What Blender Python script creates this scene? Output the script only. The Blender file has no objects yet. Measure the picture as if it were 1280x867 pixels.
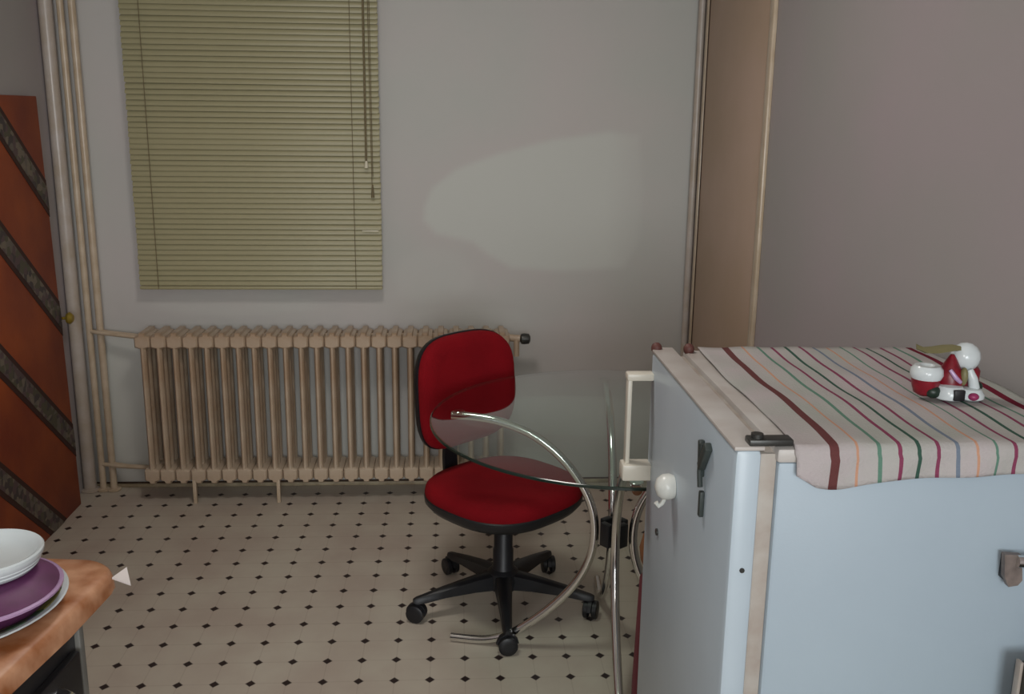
import bpy, math, random
from mathutils import Vector, Matrix

S = bpy.context.scene
C = S.collection
R = math.radians
PI = math.pi

# ------------------------------------------------------------------ camera
F_PX = 1222.0
pitch, yaw, roll = R(13.45), R(3.5), R(0.69)
fwd = Vector((math.sin(yaw) * math.cos(pitch), math.cos(yaw) * math.cos(pitch), -math.sin(pitch)))
rgt = Vector((math.cos(yaw), -math.sin(yaw), 0))
up = rgt.cross(fwd)
r2 = rgt * math.cos(roll) + up * math.sin(roll)
u2 = -rgt * math.sin(roll) + up * math.cos(roll)
cd = bpy.data.cameras.new('camera')
cam = bpy.data.objects.new('camera', cd)
C.objects.link(cam)
cd.sensor_width = 36.0
cd.lens = 36.0 * F_PX / 1280.0
cd.clip_start = 0.02
m = Matrix((r2, u2, -fwd)).transposed().to_4x4()
m.translation = Vector((0, 0, 1.56))
cam.matrix_world = m
S.camera = cam

# ------------------------------------------------------------------ world, light, exposure
w = bpy.data.worlds.new('world')
S.world = w
w.use_nodes = True
w.node_tree.nodes['Background'].inputs[0].default_value = (0.5, 0.52, 0.56, 1)
w.node_tree.nodes['Background'].inputs[1].default_value = 0.25


def area(name, loc, target, sx, sy, energy, col):
    l = bpy.data.lights.new(name, 'AREA')
    l.shape = 'RECTANGLE'
    l.size, l.size_y, l.energy, l.color = sx, sy, energy, col
    o = bpy.data.objects.new(name, l)
    C.objects.link(o)
    o.location = loc
    o.rotation_euler = (Vector(target) - Vector(loc)).to_track_quat('-Z', 'Y').to_euler()
    return o


area('rear_window_light', (0.25, -2.9, 1.6), (0.0, 4.0, 1.0), 1.5, 1.3, 76, (0.93, 0.98, 1.0))
area('ceiling_fill_light', (-0.25, 2.2, 2.5), (-0.25, 2.2, 0), 0.4, 0.4, 12, (1.0, 0.94, 0.88))  # added overhead fill to brighten the back wall and floor
area('camera_flash_light', (0.02, -0.03, 1.64), (0.2, 4.0, 0.9), 0.05, 0.03, 5, (1.0, 0.97, 0.93))

S.view_settings.view_transform = 'Standard'
S.view_settings.look = 'None'
S.view_settings.gamma = 1
S.view_settings.exposure = 0.03

XL, XR, YB, YF, ZC = -1.55, 0.99, 3.985, -3.0, 2.6


# ------------------------------------------------------------------ materials
def s2l(c):
    return tuple(((v / 255.0) / 12.92 if v / 255.0 <= 0.04045 else ((v / 255.0 + 0.055) / 1.055) ** 2.4) for v in c) + (1,)


def mat(name, col, rough=0.6, metal=0.0, var=0.12, scale=8.0, bump=0.0, bscale=60.0, spec=0.5, col2=None, coat=0.0, sheen=0.0):
    """principled material whose colour drifts a little between two procedural tones"""
    mt = bpy.data.materials.new(name)
    mt.use_nodes = True
    nt = mt.node_tree
    N, L = nt.nodes, nt.links
    b = N['Principled BSDF']
    tc = N.new('ShaderNodeTexCoord')
    n = N.new('ShaderNodeTexNoise')
    n.inputs['Scale'].default_value = scale
    n.inputs['Detail'].default_value = 4
    L.new(tc.outputs['Object'], n.inputs['Vector'])
    mx = N.new('ShaderNodeMix')
    mx.data_type = 'RGBA'
    c = Vector(col[:3])
    c2 = Vector(col2[:3]) if col2 else c * (1 - var)
    mx.inputs[6].default_value = (*c, 1)
    mx.inputs[7].default_value = (*c2, 1)
    mr = N.new('ShaderNodeMapRange')
    mr.inputs[1].default_value = 0.35
    mr.inputs[2].default_value = 0.65
    L.new(n.outputs['Fac'], mr.inputs[0])
    L.new(mr.outputs[0], mx.inputs[0])
    L.new(mx.outputs[2], b.inputs['Base Color'])
    b.inputs['Roughness'].default_value = rough
    b.inputs['Metallic'].default_value = metal
    b.inputs['Specular IOR Level'].default_value = spec
    b.inputs['Coat Weight'].default_value = coat
    b.inputs['Sheen Weight'].default_value = sheen
    if bump:
        n2 = N.new('ShaderNodeTexNoise')
        n2.inputs['Scale'].default_value = bscale
        L.new(tc.outputs['Object'], n2.inputs['Vector'])
        bp = N.new('ShaderNodeBump')
        bp.inputs['Strength'].default_value = bump
        bp.inputs['Distance'].default_value = 0.004
        L.new(n2.outputs['Fac'], bp.inputs['Height'])
        L.new(bp.outputs[0], b.inputs['Normal'])
    return mt


def wall_material(name, a, b_, patch=None):
    mt = mat(name, s2l(a), 0.62, col2=s2l(b_), scale=1.7, bump=0.12, bscale=9, spec=0.25)
    if patch:
        nt = mt.node_tree
        N, L = nt.nodes, nt.links
        bs = N['Principled BSDF']
        src = bs.inputs['Base Color'].links[0].from_socket
        at = N.new('ShaderNodeAttribute')
        at.attribute_name = 'patch'
        mx = N.new('ShaderNodeMix')
        mx.data_type = 'RGBA'
        L.new(at.outputs['Fac'], mx.inputs[0])
        L.new(src, mx.inputs[6])
        mx.inputs[7].default_value = s2l(patch)
        L.new(mx.outputs[2], bs.inputs['Base Color'])
    return mt


M = {}
M['wall_back'] = wall_material('painted_plaster_back', (197, 192, 189), (191, 192, 187), (203, 205, 199))
M['wall'] = wall_material('painted_plaster', (175, 165, 168), (169, 166, 164))
M['ceiling'] = mat('ceiling_paint', s2l((205, 200, 192)), 0.8)
M['cream'] = mat('cream_gloss_paint', s2l((205, 188, 165)), 0.28, col2=s2l((188, 168, 142)), scale=14, bump=0.15, bscale=30)
M['radiator'] = mat('aged_cream_radiator_paint', s2l((196, 178, 156)), 0.4, col2=s2l((176, 150, 124)), scale=9, bump=0.15, bscale=40)
M['whitewash'] = mat('white_pipe_paint', s2l((190, 180, 172)), 0.3, col2=s2l((178, 164, 148)), scale=12, bump=0.2, bscale=30)
M['beige_door'] = mat('beige_door_paint', s2l((193, 168, 150)), 0.5, col2=s2l((184, 160, 138)), scale=2.5, bump=0.1, bscale=12, spec=0.3)
M['dark_gap'] = mat('dark_gap', s2l((70, 52, 40)), 0.8)
M['blind'] = mat('khaki_slat_enamel', s2l((168, 162, 128)), 0.42, col2=s2l((160, 153, 118)), scale=1.2)
M['blind_cord'] = mat('khaki_cord', s2l((120, 108, 80)), 0.8)
M['ivory'] = mat('ivory_plastic', s2l((226, 220, 196)), 0.35)
M['red'] = mat('red_chair_fabric', s2l((140, 8, 22)), 0.9, col2=s2l((124, 5, 18)), scale=5, bump=0.5, bscale=420, spec=0.2, sheen=0.0)
M['black'] = mat('black_plastic', s2l((26, 26, 30)), 0.45, var=0.2)
M['black_satin'] = mat('black_satin_metal', s2l((30, 30, 34)), 0.35, var=0.2)
M['chrome'] = mat('chrome', (0.82, 0.81, 0.79, 1), 0.14, 1.0, var=0.05)
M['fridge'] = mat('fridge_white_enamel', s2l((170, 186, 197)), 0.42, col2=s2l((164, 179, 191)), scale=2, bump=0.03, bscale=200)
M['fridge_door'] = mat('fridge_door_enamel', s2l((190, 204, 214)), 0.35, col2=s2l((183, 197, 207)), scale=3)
M['gasket'] = mat('aged_rubber_gasket', s2l((182, 176, 168)), 0.6, col2=s2l((168, 156, 146)), scale=20)
M['fridge_top'] = mat('aged_fridge_top', s2l((196, 192, 188)), 0.45, col2=s2l((180, 172, 166)), scale=10)
M['bracket'] = mat('worn_grey_bracket', s2l((128, 116, 110)), 0.5, 0.0, col2=s2l((98, 88, 84)), scale=40)
M['hinge'] = mat('dark_hinge_metal', s2l((72, 72, 70)), 0.4, 0.6)
M['rust'] = mat('brown_hinge_cap', s2l((92, 52, 46)), 0.6)
M['white_plastic'] = mat('white_plastic', s2l((228, 230, 224)), 0.3)
M['handle_ivory'] = mat('ivory_handle', s2l((220, 214, 200)), 0.35)
M['porcelain'] = mat('white_porcelain', s2l((214, 222, 224)), 0.2, var=0.05)
M['purple'] = mat('purple_glazed_ceramic', s2l((104, 46, 96)), 0.55, col2=s2l((86, 36, 76)), scale=20)
M['lilac'] = mat('lilac_rim_glaze', s2l((184, 150, 190)), 0.3)
M['cabinet_black'] = mat('black_cabinet_front', s2l((38, 37, 40)), 0.3)
M['cabinet_edge'] = mat('grey_cabinet_edge', s2l((120, 118, 112)), 0.5)
M['oilcloth'] = mat('orange_brown_oilcloth', s2l((206, 156, 122)), 0.36, col2=s2l((150, 88, 46)), scale=16, bump=0.25, bscale=14)
M['paper'] = mat('white_paper', s2l((235, 228, 225)), 0.7)
M['orange'] = mat('burnt_orange_panel', s2l((164, 78, 34)), 0.6, col2=s2l((130, 54, 30)), scale=3.5, bump=0.1)
M['band_edge'] = mat('dark_brown_band', s2l((62, 34, 28)), 0.7)
M['brass'] = mat('tarnished_brass', s2l((170, 146, 60)), 0.4, 0.6)
M['olive'] = mat('olive_leaf_glaze', s2l((128, 122, 84)), 0.5)
M['fig_red'] = mat('dark_red_glaze', s2l((140, 22, 38)), 0.35, col2=s2l((110, 10, 30)), scale=60)
M['fig_green'] = mat('dark_green_glaze', s2l((30, 48, 38)), 0.4)
M['pink'] = mat('magenta_glaze', s2l((160, 50, 100)), 0.4)
M['bag_orange'] = mat('orange_cloth', s2l((130, 84, 48)), 0.8)
M['bag_red'] = mat('dark_red_cloth', s2l((104, 44, 52)), 0.8)
M['dark_olive'] = mat('dark_olive_laminate', s2l((52, 52, 42)), 0.5)
M['magnet_dark'] = mat('dark_green_plastic', s2l((60, 68, 66)), 0.5)
M['base_trim'] = mat('cream_base_strip', s2l((190, 176, 148)), 0.5, col2=s2l((160, 144, 118)), scale=20)


def floor_material():
    mt = mat('printed_vinyl_floor', s2l((197, 189, 174)), 0.42, col2=s2l((186, 173, 160)), scale=4, bump=0.06, bscale=20, spec=0.35)
    nt = mt.node_tree
    N, L = nt.nodes, nt.links
    bs = N['Principled BSDF']
    src = bs.inputs['Base Color'].links[0].from_socket

    def math_(op, a, b=None, c=None):
        n = N.new('ShaderNodeMath')
        n.operation = op
        for i, v in enumerate((a, b, c)):
            if v is None:
                continue
            if isinstance(v, (int, float)):
                n.inputs[i].default_value = v
            else:
                L.new(v, n.inputs[i])
        return n.outputs[0]
    tc = N.new('ShaderNodeTexCoord')
    sp = N.new('ShaderNodeSeparateXYZ')
    L.new(tc.outputs['Object'], sp.inputs[0])
    px, py = 0.1, 0.108
    fx = math_('SUBTRACT', math_('FRACT', math_('DIVIDE', math_('ADD', sp.outputs[0], 0.17 + 5 + px / 2), px)), 0.5)
    fy = math_('SUBTRACT', math_('FRACT', math_('DIVIDE', math_('ADD', sp.outputs[1], -2.478 + 54 * py + py / 2), py)), 0.5)
    ax, ay = math_('ABSOLUTE', fx), math_('ABSOLUTE', fy)
    d1 = math_('ADD', ax, ay)
    dot = N.new('ShaderNodeMapRange')
    L.new(d1, dot.inputs[0])
    dot.inputs[1].default_value, dot.inputs[2].default_value = 0.125, 0.165
    dot.inputs[3].default_value, dot.inputs[4].default_value = 1, 0
    # faint printed joints running from dot to dot
    mn = math_('MINIMUM', ax, ay)
    ln = N.new('ShaderNodeMapRange')
    L.new(mn, ln.inputs[0])
    ln.inputs[1].default_value, ln.inputs[2].default_value = 0.008, 0.02
    ln.inputs[3].default_value, ln.inputs[4].default_value = 0.22, 0
    m1 = N.new('ShaderNodeMix')
    m1.data_type = 'RGBA'
    L.new(ln.outputs[0], m1.inputs[0])
    L.new(src, m1.inputs[6])
    m1.inputs[7].default_value = s2l((140, 122, 108))
    m2 = N.new('ShaderNodeMix')
    m2.data_type = 'RGBA'
    L.new(dot.outputs[0], m2.inputs[0])
    L.new(m1.outputs[2], m2.inputs[6])
    m2.inputs[7].default_value = s2l((46, 34, 34))
    L.new(m2.outputs[2], bs.inputs['Base Color'])
    return mt


def glass_material():
    mt = bpy.data.materials.new('green_tinted_glass')
    mt.use_nodes = True
    N, L = mt.node_tree.nodes, mt.node_tree.links
    N.remove(N['Principled BSDF'])
    tr = N.new('ShaderNodeBsdfTransparent')
    tr.inputs[0].default_value = (0.86, 0.93, 0.90, 1)
    gl = N.new('ShaderNodeBsdfGlossy')
    gl.inputs['Roughness'].default_value = 0.02
    n = N.new('ShaderNodeTexNoise')
    n.inputs['Scale'].default_value = 30
    mr = N.new('ShaderNodeMapRange')
    mr.inputs[3].default_value, mr.inputs[4].default_value = 0.01, 0.05
    L.new(n.outputs['Fac'], mr.inputs[0])
    L.new(mr.outputs[0], gl.inputs['Roughness'])
    fr = N.new('ShaderNodeFresnel')
    fr.inputs[0].default_value = 1.52
    mx = N.new('ShaderNodeMixShader')
    ge = N.new('ShaderNodeNewGeometry')
    inv = N.new('ShaderNodeMath')
    inv.operation = 'SUBTRACT'
    inv.inputs[0].default_value = 1.0
    L.new(ge.outputs['Backfacing'], inv.inputs[1])
    ml = N.new('ShaderNodeMath')
    ml.operation = 'MULTIPLY'
    L.new(fr.outputs[0], ml.inputs[0])
    L.new(inv.outputs[0], ml.inputs[1])
    m2 = N.new('ShaderNodeMath')
    m2.operation = 'MULTIPLY'
    m2.use_clamp = True
    L.new(ml.outputs[0], m2.inputs[0])
    m2.inputs[1].default_value = 1.7      # both faces of the pane reflect
    L.new(m2.outputs[0], mx.inputs[0])
    L.new(tr.outputs[0], mx.inputs[1])
    L.new(gl.outputs[0], mx.inputs[2])
    L.new(mx.outputs[0], N['Material Output'].inputs[0])
    return mt


def stripe_material():
    """woven towel: coloured stripes along x, fine weave"""
    mt = mat('striped_towel', s2l((184, 175, 176)), 0.9, col2=s2l((172, 174, 168)), scale=7, bump=0.35, bscale=260, spec=0.15)
    N, L = mt.node_tree.nodes, mt.node_tree.links
    bs = N['Principled BSDF']
    src = bs.inputs['Base Color'].links[0].from_socket
    at = N.new('ShaderNodeAttribute')
    at.attribute_name = 'across'
    cr = N.new('ShaderNodeValToRGB')
    cr.color_ramp.interpolation = 'CONSTANT'
    el = cr.color_ramp.elements
    while len(el) > 1:
        el.remove(el[-1])
    el[0].position = 0
    el[0].color = (0, 0, 0, 0)
    x0, x1 = 0.48, 0.98
    green, mag, dgreen, grey, orange, brown = (98, 134, 118), (134, 66, 92), (60, 90, 78), (116, 128, 144), (196, 150, 124), (104, 62, 62)
    seq = [(0.540, 0.013, brown), (0.575, 0.003, orange), (0.607, 0.005, green), (0.636, 0.005, mag), (0.664, 0.006, dgreen), (0.692, 0.006, mag),
           (0.722, 0.005, grey), (0.750, 0.004, orange), (0.778, 0.005, green), (0.806, 0.006, mag), (0.834, 0.005, dgreen),
           (0.862, 0.006, mag), (0.890, 0.005, green), (0.922, 0.014, (112, 30, 50))]
    for c, wd, col in seq:
        e = el.new((c - wd / 2 - x0) / (x1 - x0))
        e.color = s2l(col)
        e = el.new((c + wd / 2 - x0) / (x1 - x0))
        e.color = (0, 0, 0, 0)
    L.new(at.outputs['Fac'], cr.inputs[0])
    mx = N.new('ShaderNodeMix')
    mx.data_type = 'RGBA'
    L.new(cr.outputs['Alpha'], mx.inputs[0])
    L.new(src, mx.inputs[6])
    L.new(cr.outputs['Color'], mx.inputs[7])
    L.new(mx.outputs[2], bs.inputs['Base Color'])
    return mt


def patterned(name, cols, scale):
    mt = mat(name, s2l(cols[0]), 0.65)
    N, L = mt.node_tree.nodes, mt.node_tree.links
    bs = N['Principled BSDF']
    tc = N.new('ShaderNodeTexCoord')
    v = N.new('ShaderNodeTexVoronoi')
    v.inputs['Scale'].default_value = scale
    L.new(tc.outputs['Object'], v.inputs['Vector'])
    sp = N.new('ShaderNodeSeparateColor')
    L.new(v.outputs['Color'], sp.inputs[0])
    cr = N.new('ShaderNodeValToRGB')
    cr.color_ramp.interpolation = 'CONSTANT'
    el = cr.color_ramp.elements
    el[0].color = s2l(cols[0])
    el[1].position = 0.99
    el[1].color = s2l(cols[-1])
    for i, c in enumerate(cols[1:], 1):
        e = el.new(i / len(cols))
        e.color = s2l(c)
    L.new(sp.outputs[0], cr.inputs[0])
    L.new(cr.outputs[0], bs.inputs['Base Color'])
    return mt


M['floor'] = floor_material()
M['glass'] = glass_material()
M['glass_edge'] = mat('dark_green_glass_edge', s2l((38, 52, 46)), 0.15)
M['towel'] = stripe_material()
M['ornament'] = patterned('ornamental_band', [(104, 96, 88), (70, 62, 62), (118, 108, 94), (84, 80, 64), (92, 74, 76)], 45)
M['plate_print'] = patterned('dark_patterned_plate', [(52, 50, 40), (40, 62, 40), (110, 104, 54), (36, 34, 56), (60, 40, 30)], 38)


# ------------------------------------------------------------------ mesh helpers
class MB:
    def __init__(self):
        self.v, self.f = [], []

    def add(self, vs, fs):
        o = len(self.v)
        self.v += [tuple(v) for v in vs]
        self.f += [tuple(i + o for i in f) for f in fs]
        return self

    def box(self, x0, x1, y0, y1, z0, z1, bev=0.0, rot=None):
        """box with chamfered edges"""
        c = Vector(((x0 + x1) / 2, (y0 + y1) / 2, (z0 + z1) / 2))
        h = Vector(((x1 - x0) / 2, (y1 - y0) / 2, (z1 - z0) / 2))
        b = min(bev, min(h) * 0.49)
        if b <= 0:
            vs = [Vector((sx * h.x, sy * h.y, sz * h.z)) for sx in (-1, 1) for sy in (-1, 1) for sz in (-1, 1)]
            fs = [(0, 1, 3, 2), (4, 6, 7, 5), (0, 4, 5, 1), (2, 3, 7, 6), (0, 2, 6, 4), (1, 5, 7, 3)]
        else:
            import bmesh
            bm = bmesh.new()
            bmesh.ops.create_cube(bm, size=1)
            for v in bm.verts:
                v.co = Vector((v.co.x * 2 * h.x, v.co.y * 2 * h.y, v.co.z * 2 * h.z))
            bmesh.ops.bevel(bm, geom=list(bm.edges), offset=b, segments=2, affect='EDGES', profile=0.5)
            bm.verts.index_update()
            vs = [v.co.copy() for v in bm.verts]
            fs = [tuple(v.index for v in f.verts) for f in bm.faces]
            bm.free()
        if rot:
            vs = [rot @ v for v in vs]
        return self.add([v + c for v in vs], fs)

    def tube(self, pts, r, n=12, caps=True):
        pts = [Vector(p) for p in pts]
        rs = r if isinstance(r, (list, tuple)) else [r] * len(pts)
        rings, vs, fs = len(pts), [], []
        t0 = (pts[1] - pts[0]).normalized()
        a = Vector((0, 0, 1)) if abs(t0.z) < 0.9 else Vector((1, 0, 0))
        nrm = t0.cross(a).normalized()
        for i, p in enumerate(pts):
            t = (pts[min(i + 1, rings - 1)] - pts[max(i - 1, 0)]).normalized()
            nrm = (nrm - t * nrm.dot(t)).normalized()
            bi = t.cross(nrm)
            for k in range(n):
                an = 2 * PI * k / n
                vs.append(p + (nrm * math.cos(an) + bi * math.sin(an)) * rs[i])
        for i in range(rings - 1):
            for k in range(n):
                k2 = (k + 1) % n
                fs.append((i * n + k, i * n + k2, (i + 1) * n + k2, (i + 1) * n + k))
        if caps:
            fs.append(tuple(range(n))[::-1])
            fs.append(tuple(range((rings - 1) * n, rings * n)))
        return self.add(vs, fs)

    def lathe(self, prof, n=32, c=(0, 0, 0), mtx=None, caps=True):
        vs, fs = [], []
        for r, z in prof:
            for k in range(n):
                a = 2 * PI * k / n
                vs.append(Vector((r * math.cos(a), r * math.sin(a), z)))
        for i in range(len(prof) - 1):
            for k in range(n):
                k2 = (k + 1) % n
                fs.append((i * n + k, i * n + k2, (i + 1) * n + k2, (i + 1) * n + k))
        if caps:
            fs.append(tuple(range(n))[::-1])
            fs.append(tuple(range((len(prof) - 1) * n, len(prof) * n)))
        if mtx:
            vs = [mtx @ v for v in vs]
        return self.add([v + Vector(c) for v in vs], fs)

    def ball(self, c, rx, ry, rz, n=16, m_=10):
        prof = [(max(math.sin(PI * i / m_), 0.001), -math.cos(PI * i / m_)) for i in range(m_ + 1)]
        return self.lathe(prof, n, c, Matrix.Diagonal((rx, ry, rz)))

    def build(self, name, material, parent=None, smooth=True, mtx=None, angle=40):
        me = bpy.data.meshes.new(name)
        me.from_pydata(self.v, [], self.f)
        me.validate()
        me.update()
        if mtx:
            me.transform(mtx)
        import bmesh
        bm = bmesh.new()
        bm.from_mesh(me)
        bmesh.ops.recalc_face_normals(bm, faces=bm.faces)
        for e in bm.edges:
            e.smooth = len(e.link_faces) == 2 and e.calc_face_angle(0) < R(angle)
        for f in bm.faces:
            f.smooth = smooth
        bm.to_mesh(me)
        bm.free()
        me.materials.append(material)
        o = bpy.data.objects.new(name, me)
        C.objects.link(o)
        if parent:
            o.parent = parent
        return o


def tag(o, label=None, cat=None, group=None, kind=None):
    for k, v in (('label', label), ('category', cat), ('group', group), ('kind', kind)):
        if v:
            o[k] = v
    return o


def empty(name, loc, rz=0, label=None, cat=None, group=None):
    o = bpy.data.objects.new(name, None)
    o.empty_display_size = 0.05
    o.location = loc
    o.rotation_euler = (0, 0, rz)
    C.objects.link(o)
    return tag(o, label, cat, group)


def share(src, parent, loc=(0, 0, 0), rot=(0, 0, 0)):
    o = src.copy()
    C.objects.link(o)
    o.parent = parent
    o.location = loc
    o.rotation_euler = rot
    return o


def box(name, material, parent, *a, bev=0.003, **k):
    return MB().box(*a, bev=bev, **k).build(name, material, parent)


# ------------------------------------------------------------------ the setting
tag(box('floor', M['floor'], None, XL - .1, XR + .1, YF - .1, YB + .1, -0.05, 0, bev=0), 'cream sheet vinyl floor printed with a grid of small dark diamonds', kind='structure')
tag(box('ceiling', M['ceiling'], None, XL - .1, XR + .1, YF - .1, YB + .1, ZC, ZC + .08, bev=0), 'plain painted ceiling', kind='structure')

PATCH = [(-0.119, 1.183), (-0.086, 1.263), (0.01, 1.337), (0.17, 1.398), (0.394, 1.457), (0.619, 1.49), (0.749, 1.48), (0.775, 1.25),
         (0.767, 1.057), (0.705, 0.94), (0.439, 0.929), (0.24, 0.939), (0.141, 0.995), (0.075, 1.047), (-0.071, 1.079), (-0.12, 1.134)]


def sdist(x, z, poly):
    ins, d = False, 1e9
    n = len(poly)
    for i in range(n):
        (x0, z0), (x1, z1) = poly[i], poly[(i + 1) % n]
        if (z0 > z) != (z1 > z) and x < (x1 - x0) * (z - z0) / (z1 - z0) + x0:
            ins = not ins
        dx, dz = x1 - x0, z1 - z0
        t = max(0, min(1, ((x - x0) * dx + (z - z0) * dz) / (dx * dx + dz * dz)))
        d = min(d, math.hypot(x - x0 - t * dx, z - z0 - t * dz))
    return d if ins else -d


def back_wall():
    st = 0.015
    nx, nz = int((XR - XL) / st) + 1, int(ZC / st) + 1
    vs, at = [], []
    for j in range(nz + 1):
        for i in range(nx + 1):
            x, z = XL + (XR - XL) * i / nx, ZC * j / nz
            vs.append((x, YB, z))
            d = sdist(x, z, PATCH)
            a = max(0, min(1, 0.5 + d / 0.024))
            a *= 1 - 0.8 * max(0, min(1, (x - 0.62) / 0.16))
            # paler paint smears left below the patch and behind the radiator pipes
            for cx, cz, rx, rz, k in ((-0.08, 0.9, 0.16, 0.12, .22), (-1.35, 0.38, 0.13, 0.3, .9), (-0.9, .79, .35, .05, .35), (0.05, .73, .25, .05, .3)):
                q = math.hypot((x - cx) / rx, (z - cz) / rz)
                a = max(a, k * max(0, min(1, (1.15 - q) / 0.3)))
            at.append(a)
    fs = [(j * (nx + 1) + i, j * (nx + 1) + i + 1, (j + 1) * (nx + 1) + i + 1, (j + 1) * (nx + 1) + i) for j in range(nz) for i in range(nx)]
    o = len(vs)
    vs += [(XL - .1, YB + .1, 0), (XR + .1, YB + .1, 0), (XR + .1, YB + .1, ZC), (XL - .1, YB + .1, ZC)]
    a, b, c, d = 0, nx, nz * (nx + 1) + nx, nz * (nx + 1)
    bot = tuple(range(0, nx + 1))
    fs += [(o + 3, o + 2, o + 1, o)]
    me = bpy.data.meshes.new('wall_back')
    me.from_pydata(vs, [], fs)
    me.update()
    la = me.attributes.new('patch', 'FLOAT', 'POINT')
    la.data.foreach_set('value', at + [0] * 4)
    me.materials.append(M['wall_back'])
    ob = bpy.data.objects.new('wall_back', me)
    C.objects.link(ob)
    tag(ob, 'pale grey wall behind the radiator with a lighter repainted patch', kind='structure')


back_wall()
tag(box('wall_left', M['wall'], None, XL - .1, XL, YF - .1, YB + .1, 0, ZC, bev=0), 'pinkish grey wall on the left', kind='structure')
tag(box('wall_rear', M['wall'], None, XL, XR, YF - .1, YF, 0, ZC, bev=0), 'wall behind the camera', kind='structure')
tag(box('wall_right', M['wall'], None, XR, XR + .1, YF - .1, YB + .1, 0, ZC, bev=0), 'mauve grey wall behind the refrigerator', kind='structure')
tag(box('baseboard_back', M['base_trim'], None, XL, XR, YB - .012, YB, 0, .016, bev=.003), 'low cream strip along the foot of the back wall', kind='structure')
tag(box('trim_1', M['dark_gap'], None, XL, XR, YB - .004, YB, .016, .022, bev=0), 'dark line above the base strip', kind='structure')
tag(box('trim_2', M['cream'], None, XR - .014, XR, 3.085, 3.125, 0, 2.15, bev=.004), 'thin pale casing on the near side of the beige door', kind='structure')
tag(box('trim_3', M['cream'], None, XR - .016, XR, 3.885, 3.915, 0, 2.15, bev=.004), 'thin glossy casing on the far side of the beige door', kind='structure')
tag(box('trim_4', M['dark_gap'], None, XR - .006, XR, 3.915, 3.93, 0, 2.15, bev=0), 'dark crack beside the far door casing', kind='structure')
tag(MB().tube([(XR - .022, 3.955, 0), (XR - .022, 3.955, ZC)], .014).build('trim_5', M['whitewash']), 'painted corner bead between back and right walls', kind='structure')
dr = box('door_1', M['beige_door'], None, XR - .010, XR, 3.13, 3.88, .01, 2.10, bev=.002)
tag(dr, 'flat beige door in the right wall, seen at a slant', kind='structure')
box('gap', M['dark_gap'], dr, XR - .012, XR, 3.874, 3.884, .01, 2.10, bev=0)

# ------------------------------------------------------------------ pipes in the left corner
for x, y, r_, lab, mt in ((-1.522, 3.945, .026, 'thick off-white heating pipe tucked into the corner', M['whitewash']),
                          (-1.468, 3.945, .013, 'thin off-white riser pipe between the thick corner pipe and the cream riser', M['cream']),
                          (-1.425, 3.945, .014, 'cream riser pipe with the radiator branches, furthest right of the corner pipes', M['cream'])):
    t = empty('heating_pipe', (x, y, 0), 0, lab, 'pipe', 'vertical heating pipes in the corner')
    MB().tube([(0, 0, 0), (0, 0, ZC)], r_, 14).build('riser', mt, t)
    MB().lathe([(r_ + .002, 0), (r_ + .014, .002), (r_ + .014, .008), (r_ + .002, .012)], 16).build('floor_collar', mt, t)
    if 'cream' in lab:
        MB().tube([(.0, 0, .685), (.06, -.03, .683), (.215, -.06, .672)], .0085, 10).build('branch', mt, t)
        MB().tube([(.0, 0, .118), (.08, -.03, .118), (.215, -.06, .122)], .0085, 10).build('branch', mt, t)

# ------------------------------------------------------------------ radiator
rad = empty('radiator', (-1.215, 3.86, 0), 0, 'long cream cast iron column radiator under the blind', 'radiator')
NS, PITCH = 24, 0.0612
sm = MB()
for yy in (-.055, 0.0, .055):
    prof = []
    ring = 10
    pts = [(0, yy, .13), (0, yy, .40), (0, yy, .66)]
    vs, fs = [], []
    for i, (px_, py_, pz) in enumerate(pts):
        for k in range(ring):
            a = 2 * PI * k / ring
            vs.append((.0118 * math.cos(a), yy + .021 * math.sin(a), pz))
    for i in range(2):
        for k in range(ring):
            fs.append((i * ring + k, i * ring + (k + 1) % ring, (i + 1) * ring + (k + 1) % ring, (i + 1) * ring + k))
    sm.add(vs, fs)


def header(z0, z1, flip):
    # a rounded header seen from the front, tapering to the column
    prof = [(-.011, 0), (-.0296, .006), (-.0300, .018), (-.0300, .044), (-.026, .050), (-.013, .053), (-.010, .064), (.010, .064), (.013, .053), (.026, .050), (.0300, .044), (.0300, .018), (.0296, .006), (.011, 0)]
    n = len(prof)
    vs, fs = [], []
    ys = [(-.076, .80), (-.071, .96), (-.064, 1), (.064, 1), (.071, .96), (.076, .80)]
    for yy, s in ys:
        for x, z in prof:
            zz = .032 + (z - .032) * s
            vs.append((x * s, yy, z1 - .064 + zz if not flip else z0 + .064 - zz))
    for i in range(len(ys) - 1):
        for k in range(n):
            fs.append((i * n + k, i * n + (k + 1) % n, (i + 1) * n + (k + 1) % n, (i + 1) * n + k))
    fs += [tuple(range(n)), tuple(range((len(ys) - 1) * n, len(ys) * n))]
    sm.add(vs, fs)


header(.64, .71, False)
header(.085, .15, True)
sec = sm.build('section', M['radiator'], rad)
for i in range(1, NS):
    share(sec, rad, (i * PITCH, 0, 0))
for z in (.675, .118):
    MB().tube([(-.035, 0, z), (NS * PITCH - .03, 0, z)], .019, 12).build('header_pipe', M['radiator'], rad)
for x in (0.165, 0.50, 1.28):
    box('support_leg', M['cream'], rad, x - .007, x + .007, -.075, -.055, 0, .11, bev=.002)
vx = NS * PITCH - .03
MB().tube([(vx - .01, 0, .675), (vx + .045, -.01, .672)], .015, 12).tube([(vx + .03, -.01, .672), (vx + .03, -.01, .60)], .012, 10).build('valve_body', M['radiator'], rad)
MB().lathe([(.012, 0), (.021, .004), (.023, .015), (.021, .034), (.012, .04)], 14, (vx + .045, -.012, .672), Matrix.Rotation(R(90), 3, 'Y')).build('valve_knob', M['hinge'], rad)

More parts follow.
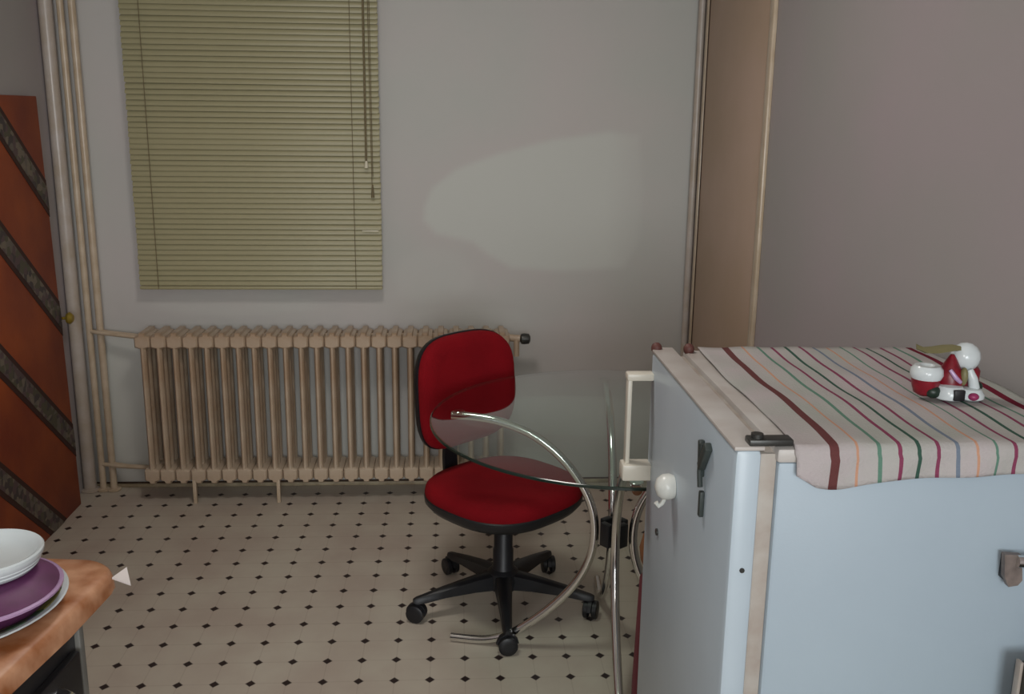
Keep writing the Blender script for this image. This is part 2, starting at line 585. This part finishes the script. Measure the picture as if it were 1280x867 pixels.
# ------------------------------------------------------------------ venetian blind
BX0, BX1, BY = -1.247, -.287, 3.925
bl = empty('venetian_blind', ((BX0 + BX1) / 2, BY, .86), 0, 'closed khaki venetian blind hanging on the back wall', 'blind')
hw = (BX1 - BX0) / 2
sl = MB()
vs, fs = [], []
for i in range(5):
    t = -1 + i / 2
    yy = -.004 * (1 - t * t) + .0055 * t
    zz = .0118 * t
    for x in (-hw, -hw + .006, hw - .006, hw):
        e = .7 if abs(x) > hw - .003 else 1
        vs.append((x, yy * e, zz * e))
for i in range(4):
    for k in range(3):
        fs.append((i * 4 + k, i * 4 + k + 1, (i + 1) * 4 + k + 1, (i + 1) * 4 + k))
sl.add(vs, fs)
sl0 = sl.build('slat', M['blind'], bl)
PZ = .0205
NSL = 65
random.seed(4)
sl0.location = (0, 0, .028)
sl0.rotation_euler = (0, 0, 0)
for i in range(1, NSL):
    share(sl0, bl, (random.uniform(-.0015, .0015), 0, .028 + i * PZ), (R(random.uniform(-5, 5)), R(random.uniform(-.12, .12)), 0))
box('bottom_rail', M['blind'], bl, -hw, hw, -.010, .010, 0, .014, bev=.004)
box('head_rail', M['blind'], bl, -hw - .005, hw + .005, -.018, .025, NSL * PZ + .03, NSL * PZ + .06, bev=.003)
for x in (-hw + .075, hw - .105):
    MB().tube([(x, -.0125, .004), (x, -.0125, NSL * PZ + .03)], .0014, 6).build('ladder_cord', M['blind_cord'], bl)
MB().tube([(hw - .052, -.03, .50), (hw - .052, -.024, NSL * PZ + .03)], .004, 8).build('tilt_wand', M['blind_cord'], bl)
MB().tube([(hw - .032, -.022, .42), (hw - .034, -.022, .8), (hw - .036, -.022, NSL * PZ + .03)], .0014, 6).tube([(hw - .028, -.022, .45), (hw - .03, -.022, NSL * PZ + .03)], .0014, 6).build('pull_cord', M['blind_cord'], bl)
MB().lathe([(.003, .03), (.006, .02), (.008, 0)], 10, (hw - .052, -.03, .485)).build('cord_tassel', M['ivory'], bl)
MB().lathe([(.003, .05), (.006, .012), (.007, 0)], 10, (hw - .03, -.022, .37)).build('cord_tassel', M['blind_cord'], bl)
MB().box(hw - .075, hw - .010, -.020, -.015, .236, .241, .002).build('slat_glint', M['ivory'], bl)  # bright glint on a bent slat end, modelled as a pale bar
bl.children[-1]['label'] = 'small pale bar standing in for a glint on the slats'

# ------------------------------------------------------------------ orange panel leaning on the left wall
pn = empty('decorated_panel', (-1.508, 3.80, 0), 0, 'burnt orange board with dark diagonal bands leaning on the left wall', 'panel')
PY, PZT = -1.0, 1.600
tilt = math.atan2(.020, 1.6)
rotp = Matrix.Rotation(-tilt, 4, 'Y')
bd = MB().box(-.018, 0, PY, 0, 0, PZT, .003).build('board', M['orange'], pn, mtx=rotp)


def clip(poly, axis, val, keep_less):
    out = []
    for i in range(len(poly)):
        a, b = poly[i], poly[(i + 1) % len(poly)]
        ia = (a[axis] <= val) == keep_less
        ib = (b[axis] <= val) == keep_less
        if ia:
            out.append(a)
        if ia != ib:
            t = (val - a[axis]) / (b[axis] - a[axis])
            out.append(tuple(a[k] + t * (b[k] - a[k]) for k in (0, 1)))
    return out


def strip(zc, half, x0, x1):
    sl_ = -.87
    p = [(PY - .5, zc + half + sl_ * (PY - .5)), (PY - .5, zc - half + sl_ * (PY - .5)), (.5, zc - half + sl_ * .5), (.5, zc + half + sl_ * .5)]
    for ax, v, k in ((0, PY + .002, False), (0, -.002, True), (1, .003, False), (1, PZT - .002, True)):
        if p:
            p = clip(p, ax, v, k)
    if len(p) < 3:
        return None
    n = len(p)
    mb = MB()
    mb.add([(x0, a, b) for a, b in p] + [(x1, a, b) for a, b in p],
           [tuple(range(n)), tuple(range(n, 2 * n))] + [(i, (i + 1) % n, n + (i + 1) % n, n + i) for i in range(n)])
    return mb


for zc in (1.225, .765, .27, -.20, 1.72 - .03):
    a = strip(zc, .068, -.0005, .002)
    if a:
        b = a.build('band', M['band_edge'], pn, False, rotp)
        strip(zc, .042, .001, .0035).build('ornament_strip', M['ornament'], b, False, rotp)
MB().lathe([(.006, 0), (.006, .014), (.020, .020), (.024, .030), (.014, .042)], 12, (-.002, .014, .765), Matrix.Rotation(R(90), 3, 'Y')).build('knob', M['brass'], pn, mtx=rotp)
pn.children[-1]['label'] = 'small tarnished brass knob'

# ------------------------------------------------------------------ swivel chair
ch = empty('office_chair', (.157, 2.90, 0), 0, 'red fabric swivel office chair on a black five-star base', 'chair')


def rounded(layers, hw_, hh_, n_exp, top, curve=0.0, seg=48):
    """stack of super-elliptic rings (offset, scale): closed cushion in local (u, v) with thickness along w"""
    vs, fs = [], []
    for off, s in layers:
        for k in range(seg):
            a = 2 * PI * k / seg
            c_, s_ = math.cos(a), math.sin(a)
            u = hw_ * s * math.copysign(abs(c_) ** (2 / n_exp), c_)
            v = hh_ * s * math.copysign(abs(s_) ** (2 / n_exp), s_)
            vs.append((u, v, off + curve * u * u))
    L_ = len(layers)
    for i in range(L_ - 1):
        for k in range(seg):
            k2 = (k + 1) % seg
            fs.append((i * seg + k, i * seg + k2, (i + 1) * seg + k2, (i + 1) * seg + k))
    fs += [tuple(range(seg))[::-1], tuple(range((L_ - 1) * seg, L_ * seg))]
    return vs, fs


ang = R(-48)      # way the chair faces
fx, fy = math.cos(ang), math.sin(ang)
rs_ = Matrix.Rotation(ang - R(90), 4, 'Z') @ Matrix.Rotation(PI, 4, 'Z')
vs, fs = rounded([(.372, .93), (.385, .985), (.40, 1), (.418, .985), (.431, .93), (.438, .80), (.441, .55), (.438, .25), (.436, .02)], .232, .225, 2.7, 0)
MB().add(vs, fs).build('seat', M['red'], ch, mtx=rs_)
vs, fs = rounded([(.338, .30), (.340, .72), (.352, .93), (.372, 1.0), (.388, 1.005), (.392, .99)], .232, .225, 2.7, 0)
MB().add(vs, fs).build('seat_shell', M['black'], ch, mtx=rs_)
# back: local u across, v up, w towards the sitter
fr = Vector((fx, fy, 0.06)).normalized()
uu = Vector((-fy, fx, 0)).normalized()
vv = fr.cross(uu).normalized()
if vv.z < 0:
    vv = -vv
bc = Vector((-.150, .165, .692))
mb_ = Matrix((uu, vv, fr)).transposed().to_4x4()
mb_.translation = bc
vs, fs = rounded([(.008, .955), (.018, .995), (.032, 1), (.045, .975), (.056, .90), (.061, .75), (.062, .45), (.061, .02)], .202, .182, 3.4, 0, .75)
MB().add(vs, fs).build('backrest', M['red'], ch, mtx=mb_)
vs, fs = rounded([(-.018, .60), (-.014, .85), (-.004, .97), (.008, 1.012), (.020, 1.018), (.022, 1.0)], .202, .182, 3.4, 0, .75)
MB().add(vs, fs).build('back_shell', M['black'], ch, mtx=mb_)
# flat bar joining seat and back
bk = Vector((-fx, -fy, 0))
side = uu
path = [(0.05, .335), (.17, .325), (.225, .335), (.252, .375), (.256, .45), (.250, .56), (.245, .66)]
vs, fs = [], []
for i, (d, z) in enumerate(path):
    a = Vector(path[min(i + 1, len(path) - 1)]) - Vector(path[max(i - 1, 0)])
    nn = Vector((-a.y, a.x)).normalized() * .006
    for s, q in ((-1, -1), (1, -1), (1, 1), (-1, 1)):
        vs.append(bk * (d + nn.x * q) + side * (.028 * s) + Vector((0, 0, z + nn.y * q)))
for i in range(len(path) - 1):
    for k in range(4):
        fs.append((i * 4 + k, i * 4 + (k + 1) % 4, (i + 1) * 4 + (k + 1) % 4, (i + 1) * 4 + k))
fs += [(0, 1, 2, 3), tuple(range(len(vs) - 4, len(vs)))]
MB().add(vs, fs).build('back_bar', M['black_satin'], ch)
box('mechanism', M['black_satin'], ch, -.075, .075, -.075, .075, .305, .343, bev=.01)
MB().lathe([(.036, .10), (.037, .14), (.033, .145), (.033, .20), (.030, .205), (.030, .26), (.027, .265), (.027, .31)], 20).build('gas_column', M['black'], ch)
MB().lathe([(.03, .062), (.05, .07), (.054, .10), (.05, .125), (.038, .135)], 20).build('hub', M['black'], ch)
arm = MB()
vs, fs = [], []
for (d, hw2, zt, zb) in ((.02, .030, .128, .072), (.10, .024, .118, .074), (.20, .018, .100, .070), (.265, .015, .085, .062), (.290, .013, .080, .062), (.300, .008, .076, .064)):
    vs += [(d, -hw2, zb), (d, hw2, zb), (d, hw2 * .9, zt - .006), (d, hw2 * .5, zt), (d, -hw2 * .5, zt), (d, -hw2 * .9, zt - .006)]
for i in range(5):
    for k in range(6):
        fs.append((i * 6 + k, i * 6 + (k + 1) % 6, (i + 1) * 6 + (k + 1) % 6, (i + 1) * 6 + k))
fs += [(0, 1, 2, 3, 4, 5), tuple(range(30, 36))]
arm.add(vs, fs)
arm0 = arm.build('base_arm', M['black'], ch)
cw = MB()
rx = Matrix.Rotation(R(90), 3, 'X')
for s in (-1, 1):
    cw.lathe([(.012, -.009), (.024, -.009), (.029, -.006), (.029, .006), (.024, .009), (.012, .009)], 18, (0, s * .014, .0295), rx)
cw0 = cw.build('caster_wheel', M['black'], ch)
hd = MB()
vs, fs = [], []
for i in range(9):
    a = R(5 + 170 * i / 8)
    for y_ in (-.006, .006):
        for r_ in (.012, .034):
            vs.append((r_ * math.cos(a), y_, .0295 + r_ * math.sin(a)))
for i in range(8):
    o = i * 4
    fs += [(o, o + 1, o + 5, o + 4), (o + 2, o + 6, o + 7, o + 3), (o + 1, o + 3, o + 7, o + 5), (o, o + 4, o + 6, o + 2)]
fs += [(0, 2, 3, 1), (32, 33, 35, 34)]
hd.add(vs, fs).tube([(0, 0, .05), (0, 0, .075)], .008, 8)
hd0 = hd.build('caster_fork', M['black'], ch)
for i, a in enumerate((198, 270, 342, 54, 126)):
    an = R(a)
    px_, py_ = .290 * math.cos(an), .290 * math.sin(an)
    sw = R(random.choice((20, 75, 130, 160)) + 25 * i)
    if i == 0:
        arm0.rotation_euler.z = an
        for o in (cw0, hd0):
            o.location = (px_, py_, 0)
            o.rotation_euler.z = sw
    else:
        share(arm0, ch, (0, 0, 0), (0, 0, an))
        share(cw0, ch, (px_, py_, 0), (0, 0, sw))
        share(hd0, ch, (px_, py_, 0), (0, 0, sw))

# ------------------------------------------------------------------ glass table
tb = empty('glass_table', (.455, 2.57, 0), 0, 'round clear glass table on curved chrome tube legs', 'table')
GZ, GR = .742, .52
MB().lathe([(GR - .004, GZ - .010), (GR - .001, GZ - .009), (GR - .001, GZ - .001), (GR - .004, GZ)], 96).build('glass_top', M['glass'], tb, angle=20)
eg = MB()
n = 96
vs, fs = [], []
for k in range(n):
    a = 2 * PI * k / n
    for r_, z in ((GR - .0009, GZ - .0095), (GR + .0012, GZ - .008), (GR + .0012, GZ - .002), (GR - .0009, GZ - .0005)):
        vs.append((r_ * math.cos(a), r_ * math.sin(a), z))
for k in range(n):
    k2 = (k + 1) % n
    for j in range(4):
        fs.append((k * 4 + j, k * 4 + (j + 1) % 4, k2 * 4 + (j + 1) % 4, k2 * 4 + j))
eg.add(vs, fs).build('glass_edge', M['glass_edge'], tb)
tb.children[-1]['label'] = 'dark polished rim of the glass'
prof = [(.475, .7165), (.40, .7165), (.33, .708), (.24, .678), (.165, .625), (.105, .555), (.065, .48), (.052, .40), (.062, .32), (.10, .235), (.165, .155), (.235, .09), (.30, .042), (.355, .020), (.40, .0135), (.48, .0135)]


def smooth_path(p, it=2):
    for _ in range(it):
        q = [p[0]]
        for a, b in zip(p[:-1], p[1:]):
            q += [tuple(.75 * x + .25 * y for x, y in zip(a, b)), tuple(.25 * x + .75 * y for x, y in zip(a, b))]
        q.append(p[-1])
        p = q
    return p


prof = smooth_path(prof)
lg0 = MB().tube([(d, 0, z) for d, z in prof], .0125, 14).build('leg', M['chrome'], tb)
pad0 = MB().lathe([(.016, .7288), (.018, .7300), (.016, .7318)], 16, (.455, 0, 0)).build('glass_pad', M['chrome'], tb)
LEGS = (166, 266, 346, 86)
for i, a in enumerate(LEGS):
    if i == 0:
        lg0.rotation_euler.z = pad0.rotation_euler.z = R(a)
    else:
        share(lg0, tb, rot=(0, 0, R(a)))
        share(pad0, tb, rot=(0, 0, R(a)))
for a in (216, 306, 36, 126):
    c = Vector((.030 * math.cos(R(a)), .030 * math.sin(R(a)), 0))
    MB().box(-.018, .018, -.010, .010, .365, .435, .004).build('leg_clamp', M['black'], tb, mtx=Matrix.Translation(c) @ Matrix.Rotation(R(a + 90), 4, 'Z'))

# ------------------------------------------------------------------ refrigerator
fg = empty('refrigerator', (.70, 1.59, 0), 0, 'white waist-high refrigerator at the right under a striped towel', 'refrigerator')
FX, FY = -.70, -1.59     # the parts below are written in room coordinates


def fpart(mb, name, mt, parent=fg, lab=None, **k):
    o = mb.build(name, mt, parent, mtx=Matrix.Translation((FX, FY, 0)), **k)
    if lab:
        o['label'] = lab
    return o


FH = 1.10
fpart(MB().box(.463, .958, 1.297, 1.886, .03, FH - .022, .006), 'body', M['fridge'])
fpart(MB().box(.460, .962, 1.293, 1.890, FH - .022, FH, .008), 'top_panel', M['fridge_top'], lab='yellowed fridge top')
fpart(MB().box(.438, .463, 1.303, 1.880, .08, FH - .010, .003), 'gasket', M['gasket'], lab='beige rubber door seal')
fdoor = fpart(MB().box(.398, .438, 1.290, 1.892, .07, FH, .010), 'door', M['fridge_door'])
fpart(MB().box(.396, .440, 1.289, 1.893, FH - .001, FH + .005, .002), 'door_cap', M['fridge_top'], fdoor)
for yy in (1.34, 1.84):
    for xx in (.50, .92):
        fpart(MB().lathe([(.02, 0), (.02, .03), (.012, .031)], 12, (xx, yy, 0)), 'foot', M['black'])
# hinge bracket on the near corner, brown caps on the far one
fpart(MB().box(.418, .482, 1.292, 1.318, FH + .004, FH + .014, .004).tube([(.432, 1.305, FH + .004), (.432, 1.305, FH + .02)], .009, 12), 'hinge', M['hinge'])
fpart(MB().ball((.405, 1.882, FH + .006), .011, .011, .012), 'hinge_cap', M['rust'])
fpart(MB().ball((.468, 1.872, FH + .006), .011, .011, .012), 'hinge_cap', M['rust'])
# vertical bar handle at the far edge of the door
h = fpart(MB().box(.347, .356, 1.862, 1.886, .865, 1.055, .004), 'door_handle', M['handle_ivory'], fdoor, 'ivory upright bar handle')
fpart(MB().box(.345, .40, 1.86, 1.89, 1.043, 1.058, .004), 'handle_mount', M['handle_ivory'], fdoor)
fpart(MB().box(.340, .402, 1.850, 1.892, .835, .870, .005), 'handle_mount', M['handle_ivory'], fdoor)
fpart(MB().lathe([(.007, 0), (.007, .004), (.004, .005)], 10, (.3985, 1.76, .765), Matrix.Rotation(R(-90), 3, 'Y')), 'lock', M['hinge'], fdoor)
fpart(MB().lathe([(.004, 0), (.004, .002)], 8, (.419, 1.2905, .915), Matrix.Rotation(R(90), 3, 'X')), 'screw', M['hinge'], fdoor)

# round white magnet hook
mg = empty('fridge_magnet', (.3975, 1.645, .905), 0, 'round white magnet with a small hook on the fridge door', 'magnet')
ry = Matrix.Rotation(R(-90), 3, 'Y')
MB().lathe([(.021, 0), (.024, .008), (.023, .020), (.016, .030), (.005, .034)], 20, (0, 0, 0), ry).build('magnet_disc', M['white_plastic'], mg)
MB().tube([(-.014, 0, -.018), (-.020, 0, -.032), (-.026, 0, -.037), (-.031, 0, -.030)], .0045, 8).build('hook', M['white_plastic'], mg)
# dark clip with hanging strap
cl = empty('magnetic_clip', (.398, 1.43, 1.04), 0, 'dark green clip with a hanging strap on the fridge door', 'clip')
MB().box(-.012, 0, -.008, .008, -.03, .03, .004).build('clip_arm', M['magnet_dark'], cl, mtx=Matrix.Rotation(R(38), 4, 'X'))
MB().box(-.010, 0, .020, .030, -.038, .022, .003).build('clip_arm', M['magnet_dark'], cl, mtx=Matrix.Rotation(R(-8), 4, 'X'))
MB().tube([(-.006, .018, .015), (-.008, .016, -.03), (-.007, .012, -.055)], .0045, 8).build('strap', M['magnet_dark'], cl)
MB().box(-.008, 0, .006, .017, -.105, -.062, .003).build('strap_tip', M['magnet_dark'], cl)


# striped towel over the fridge top
def towel():
    nx, rows = 60, []
    z0 = FH + .004
    ys = [(1.884 - (1.884 - 1.300) * i / 26, None) for i in range(27)]
    X0, X1 = .486, .952
    path = [(y, z0) for y, _ in ys]
    arc = [(1.300 - .012 * math.sin(R(a)) + 0.0, z0 - .012 + .012 * math.cos(R(a))) for a in (22, 45, 68, 90)]
    path += [(y - .0, z) for y, z in arc]
    vs, at = [], []
    total = len(path)
    for i, (y, z) in enumerate(path):
        for k in range(nx + 1):
            t = k / nx
            x = X0 + (X1 - X0) * t
            wz = .0012 * math.sin(x * 60 + y * 9) + .0010 * math.sin(y * 34 + x * 11)
            vs.append((x + .003 * math.sin(y * 14) * (1 - t), y - (.002 * math.sin(x * 50) if i > 26 else 0), z + .0015 + (wz if i < 27 else 0)))
            at.append((x - .48) / .5)
    # hanging flap, its hem lower at the left end
    for j in range(1, 7):
        for k in range(nx + 1):
            t = k / nx
            x = X0 + (X1 - X0) * t
            ln = .040 + .014 * math.exp(-((x - .545) / .045) ** 2) - .012 * max(0, (x - .60) / .35) - .012 * max(0, 1 - (x - X0) / .03)
            vs.append((x, 1.2875 - .003 * math.sin(x * 50 + j * .4) - .0012 * j / 6, z0 - .0105 - ln * j / 6))
            at.append((x - .48) / .5)
    rows_n = total + 6
    fs = [(i * (nx + 1) + k, i * (nx + 1) + k + 1, (i + 1) * (nx + 1) + k + 1, (i + 1) * (nx + 1) + k) for i in range(rows_n - 1) for k in range(nx)]
    me = bpy.data.meshes.new('striped_towel')
    me.from_pydata(vs, [], fs)
    me.update()
    la = me.attributes.new('across', 'FLOAT', 'POINT')
    la.data.foreach_set('value', at)
    for p in me.polygons:
        p.use_smooth = True
    me.materials.append(M['towel'])
    ob = bpy.data.objects.new('striped_towel', me)
    C.objects.link(ob)
    so = ob.modifiers.new('thick', 'SOLIDIFY')
    so.thickness = .0022
    so.offset = 0
    tag(ob, 'striped pale tea towel spread over the refrigerator top', 'towel')


towel()

# ------------------------------------------------------------------ ornament on the towel
SC = 1 / 765.0
og = empty('ceramic_ornament', (.820, 1.520, FH + .0085), 0, 'small red and white ceramic ornament with a green leaf on the striped towel', 'ornament')


def P(px, py, y=0.0):
    return ((px - 1183) * SC, y, (497 - py) * SC * 1.04)


def blob(name, mt, px, py, w_, h_, y=0.0, d=None, parent=og, lab=None):
    c = P(px, py, y)
    o = MB().ball(c, w_ * SC / 2, (d or min(w_, h_)) * SC / 2, h_ * SC / 2, 14, 8).build(name, mt, parent)
    if lab:
        o['label'] = lab
    return o


cx_, cy_ = P(1153, 488)[:2]
MB().lathe([(.010, .001), (.018, .006), (.022, .018), (.0235, .032), (.021, .034)], 20, (cx_, cy_, .003)).build('left_cup', M['fig_red'], og)
MB().lathe([(.0235, .030), (.0265, .037), (.0255, .046), (.020, .052), (.012, .052), (.008, .048)], 20, (cx_, cy_, .003)).build('left_cap', M['porcelain'], og)
blob('dark_foot', M['fig_green'], 1158, 487, 20, 16, -.016)
MB().lathe([(.012, .010), (.021, .018), (.022, .034), (.017, .048), (.009, .064), (.003, .074)], 18, (P(1183, 0)[0], -.002, 0)).build('middle_body', M['fig_red'], og)
MB().tube([(P(1175, 0)[0], -.020, .052), (P(1181, 0)[0], -.026, .040), (P(1188, 0)[0], -.026, .032)], [.003, .004, .003], 8).build('pale_ribbon', M['lilac'], og)
blob('right_head', M['porcelain'], 1204, 448, 38, 38, .008, 34)
MB().lathe([(.014, .018), (.019, .022), (.020, .044), (.016, .050)], 16, (P(1210, 0)[0], .010, 0)).build('right_body', M['fig_red'], og)
MB().tube([(P(1203, 0)[0], -.012, .050), (P(1207, 0)[0], -.016, .036), (P(1211, 0)[0], -.014, .020)], [.006, .008, .009], 10).build('white_scarf', M['porcelain'], og)
blob('olive_patch', M['olive'], 1195, 468, 10, 24, -.016, 12)
MB().lathe([(.020, .001), (.025, .004), (.026, .014), (.020, .024), (.010, .027)], 20, (P(1180, 0)[0], -.012, 0)).build('white_base', M['porcelain'], og)
MB().lathe([(.018, .001), (.022, .004), (.022, .010), (.016, .019), (.008, .021)], 20, (P(1207, 0)[0], -.014, 0)).build('white_base', M['porcelain'], og)
MB().box(-.009, .009, -.003, .003, -.009, .009, .002).build('black_button', M['black'], og, mtx=Matrix.Translation(P(1183, 487, -.038)))
blob('pink_spot', M['pink'], 1204, 490, 14, 10, -.032, 12)
blob('dark_foot', M['fig_green'], 1219, 482, 12, 12, -.006)
lf = MB()
lp = [(1136, 434, .003), (1148, 439, .009), (1160, 439, .013), (1174, 437, .013), (1186, 436, .009), (1194, 437, .003)]
vs, fs = [], []
for px_, py_, hw2 in lp:
    c = P(px_, py_)
    vs += [(c[0], -hw2, c[2] - .001), (c[0], 0, c[2] + .004), (c[0], hw2, c[2] + .005), (c[0], 0, c[2] - .004)]
for i in range(len(lp) - 1):
    for k in range(4):
        fs.append((i * 4 + k, i * 4 + (k + 1) % 4, (i + 1) * 4 + (k + 1) % 4, (i + 1) * 4 + k))
fs += [(0, 1, 2, 3), tuple(range(len(vs) - 4, len(vs)))]
lf.add(vs, fs).build('leaf', M['olive'], og)

# ------------------------------------------------------------------ rail on the refrigerator side, box on the right
rl = empty('towel_rail', (.82, 1.297, .915), 0, 'chrome rail with a dark grey end bracket on the fridge side panel', 'rail')
br = MB()
sh = [(-.016, .026), (.010, .024), (.016, -.016), (.010, -.024), (-.004, -.026), (-.012, -.010)]
n = len(sh)
br.add([(x, -.022, z) for x, z in sh] + [(x, -.012, z) for x, z in sh], [tuple(range(n)), tuple(range(n, 2 * n))] + [(i, (i + 1) % n, n + (i + 1) % n, n + i) for i in range(n)])
br.build('end_bracket', M['bracket'], rl, False)
MB().box(-.009, .009, -.014, 0, -.018, .018, .001).build('back_plate', M['black'], rl)
MB().tube([(.002, -.024, .016), (.05, -.028, .014), (.13, -.028, .012)], .0095, 12).build('rail_bar', M['chrome'], rl)
MB().tube([(.122, -.028, .012), (.125, 0, .012)], .007, 10).build('rail_post', M['chrome'], rl)

cbx = empty('low_cabinet', (.90, 1.09, 0), 0, 'low dark olive cabinet at the right edge in front of the refrigerator', 'cabinet')
MB().box(-.066, .085, -.17, .16, 0, .785, .004).build('body', M['dark_olive'], cbx)
MB().box(-.071, -.066, .150, .163, 0, .785, .002).build('edge_strip', M['gasket'], cbx)

# bag between table and fridge
bg = empty('cloth_bag', (.515, 1.945, 0), 0, 'orange and dark red cloth bag on the floor behind the fridge door', 'bag')
for nm, mt, z0, z1, k in (('lower_bag', M['bag_red'], 0, .60, 1.0), ('upper_flap', M['bag_orange'], .585, .70, .97)):
    vs, fs = rounded([(z0, .88 * k), (z0 + .03, 1.0 * k), ((z0 + z1) / 2, 1.03 * k), (z1 - .03, .97 * k), (z1, .80 * k)], .112, .042, 3, 0)
    MB().add(vs, fs).build(nm, mt, bg)

# ------------------------------------------------------------------ dark cabinet with oilcloth at the left
TZ = .88
ct = empty('kitchen_cabinet', (-.807, 1.125, 0), R(-8.6) * -1, 'black fronted kitchen cabinet at the left edge', 'cabinet')
ct.rotation_euler.z = R(-6)
MB().box(-.27, .236, -.50, .225, .0, .845, .004).build('body', M['cabinet_black'], ct)
MB().box(.232, .244, .215, .228, .02, .845, .002).build('edge_strip', M['cabinet_edge'], ct)
dd = MB().box(.236, .248, -.40, .205, .10, .80, .006).build('door', M['cabinet_black'], ct)
MB().tube([(.247, .14, .775), (.270, .13, .775), (.270, -.30, .775), (.247, -.31, .775)], .007, 10).build('handle', M['chrome'], dd)
MB().box(-.27, .240, -.50, .322, .845, .868, .004).build('counter_board', M['cabinet_edge'], ct)


def oilcloth():
    # rounded corner sheet lying on the board and folding over its edges
    x1, y1, rr = .262, .335, .06
    out = [(-.27, y1)]
    for i in range(9):
        a = R(90 - 90 * i / 8)
        out.append((x1 - rr + rr * math.cos(a), y1 - rr + rr * math.sin(a)))
    out.append((x1 - .003, .15))
    out.append((x1 - .008, .0))
    out.append((x1 - .012, -.25))
    out.append((x1 - .014, -.50))
    out.append((-.27, -.50))
    n_ = len(out)
    cx = (-.1, -.1)

    def ring(s, z, wav=0):
        r_ = []
        for i, (x, y) in enumerate(out):
            d = Vector((x - cx[0], y - cx[1]))
            d.normalize()
            r_.append((x + d.x * s, y + d.y * s, z - wav * (.5 + .5 * math.sin(i * 2.1))))
        return r_
    vs_ = [(cx[0], cx[1], TZ)] + ring(-.03, TZ) + ring(-.006, TZ - .0005) + ring(.0, TZ - .006) + ring(.003, TZ - .014, .002) + ring(.005, TZ - .026, .006)
    fs_ = [(0, 1 + i, 1 + (i + 1) % n_) for i in range(n_)]
    for l in range(4):
        for i in range(n_):
            i2 = (i + 1) % n_
            fs_.append((1 + l * n_ + i, 1 + l * n_ + i2, 1 + (l + 1) * n_ + i2, 1 + (l + 1) * n_ + i))
    o = MB().add(vs_, fs_).build('oilcloth', M['oilcloth'], None, angle=60)
    o.location = ct.location
    o.rotation_euler = ct.rotation_euler
    so = o.modifiers.new('thick', 'SOLIDIFY')
    so.thickness = .003
    so.offset = -1
    tag(o, 'orange-brown oilcloth draped over the black cabinet top', 'tablecloth')


oilcloth()
pp = MB().add([(0, 0, 0), (.034, -.022, 0), (.012, .030, 0), (0, 0, .003), (.034, -.022, .0025), (.012, .030, .005)], [(0, 1, 2), (3, 5, 4), (0, 3, 4, 1), (1, 4, 5, 2), (2, 5, 3, 0)]).build('paper_scrap', M['paper'], None, False)
pp.location = (-.507, 1.363, TZ + .0005)
tag(pp, 'small white paper scrap at the corner of the orange-brown oilcloth', 'paper')

PL = empty('large_plate', (-.690, 1.262, TZ + .001), 0, 'large plate with white rim and dark patterned well on the oilcloth', 'plate')
MB().lathe([(.055, 0), (.06, .004), (.115, .008), (.147, .018), (.150, .020), (.148, .0215), (.140, .0205), (.115, .0095), (.06, .0052)], 56, caps=False).build('rim', M['porcelain'], PL)
MB().lathe([(.0, .0075), (.09, .0095), (.118, .0125), (.1415, .0212), (.1405, .0222), (.117, .0138), (.09, .0108), (.001, .0088)], 56).build('well', M['plate_print'], PL)
PP = empty('purple_dish', (-.645, 1.252, TZ + .0127), 0, 'purple lidded dish with a lilac edge stacked on the large plate', 'dish')
MB().lathe([(.075, 0), (.080, .003), (.092, .016), (.102, .027), (.098, .028), (.086, .016), (.07, .006)], 48, caps=True).build('dish_body', M['purple'], PP)
MB().lathe([(.101, .0265), (.1065, .0280), (.1070, .0310), (.1040, .0330), (.101, .0320), (.101, .0265)], 48, caps=False).build('lip', M['lilac'], PP)
MB().lathe([(.1015, .0285), (.1015, .0325), (.095, .037), (.084, .044), (.072, .048), (.001, .049)], 48).build('lid', M['purple'], PP)
WB = empty('white_bowl', (-.641, 1.272, TZ + .0622), 0, 'shallow white ribbed bowl on top of the purple dish', 'bowl')
MB().lathe([(.058, 0), (.064, .003), (.068, .008), (.0675, .0095), (.071, .014), (.0705, .0155), (.075, .022), (.075, .027), (.073, .029), (.068, .027), (.060, .016), (.048, .010), (.0, .009)], 48).build('bowl_body', M['porcelain'], WB)
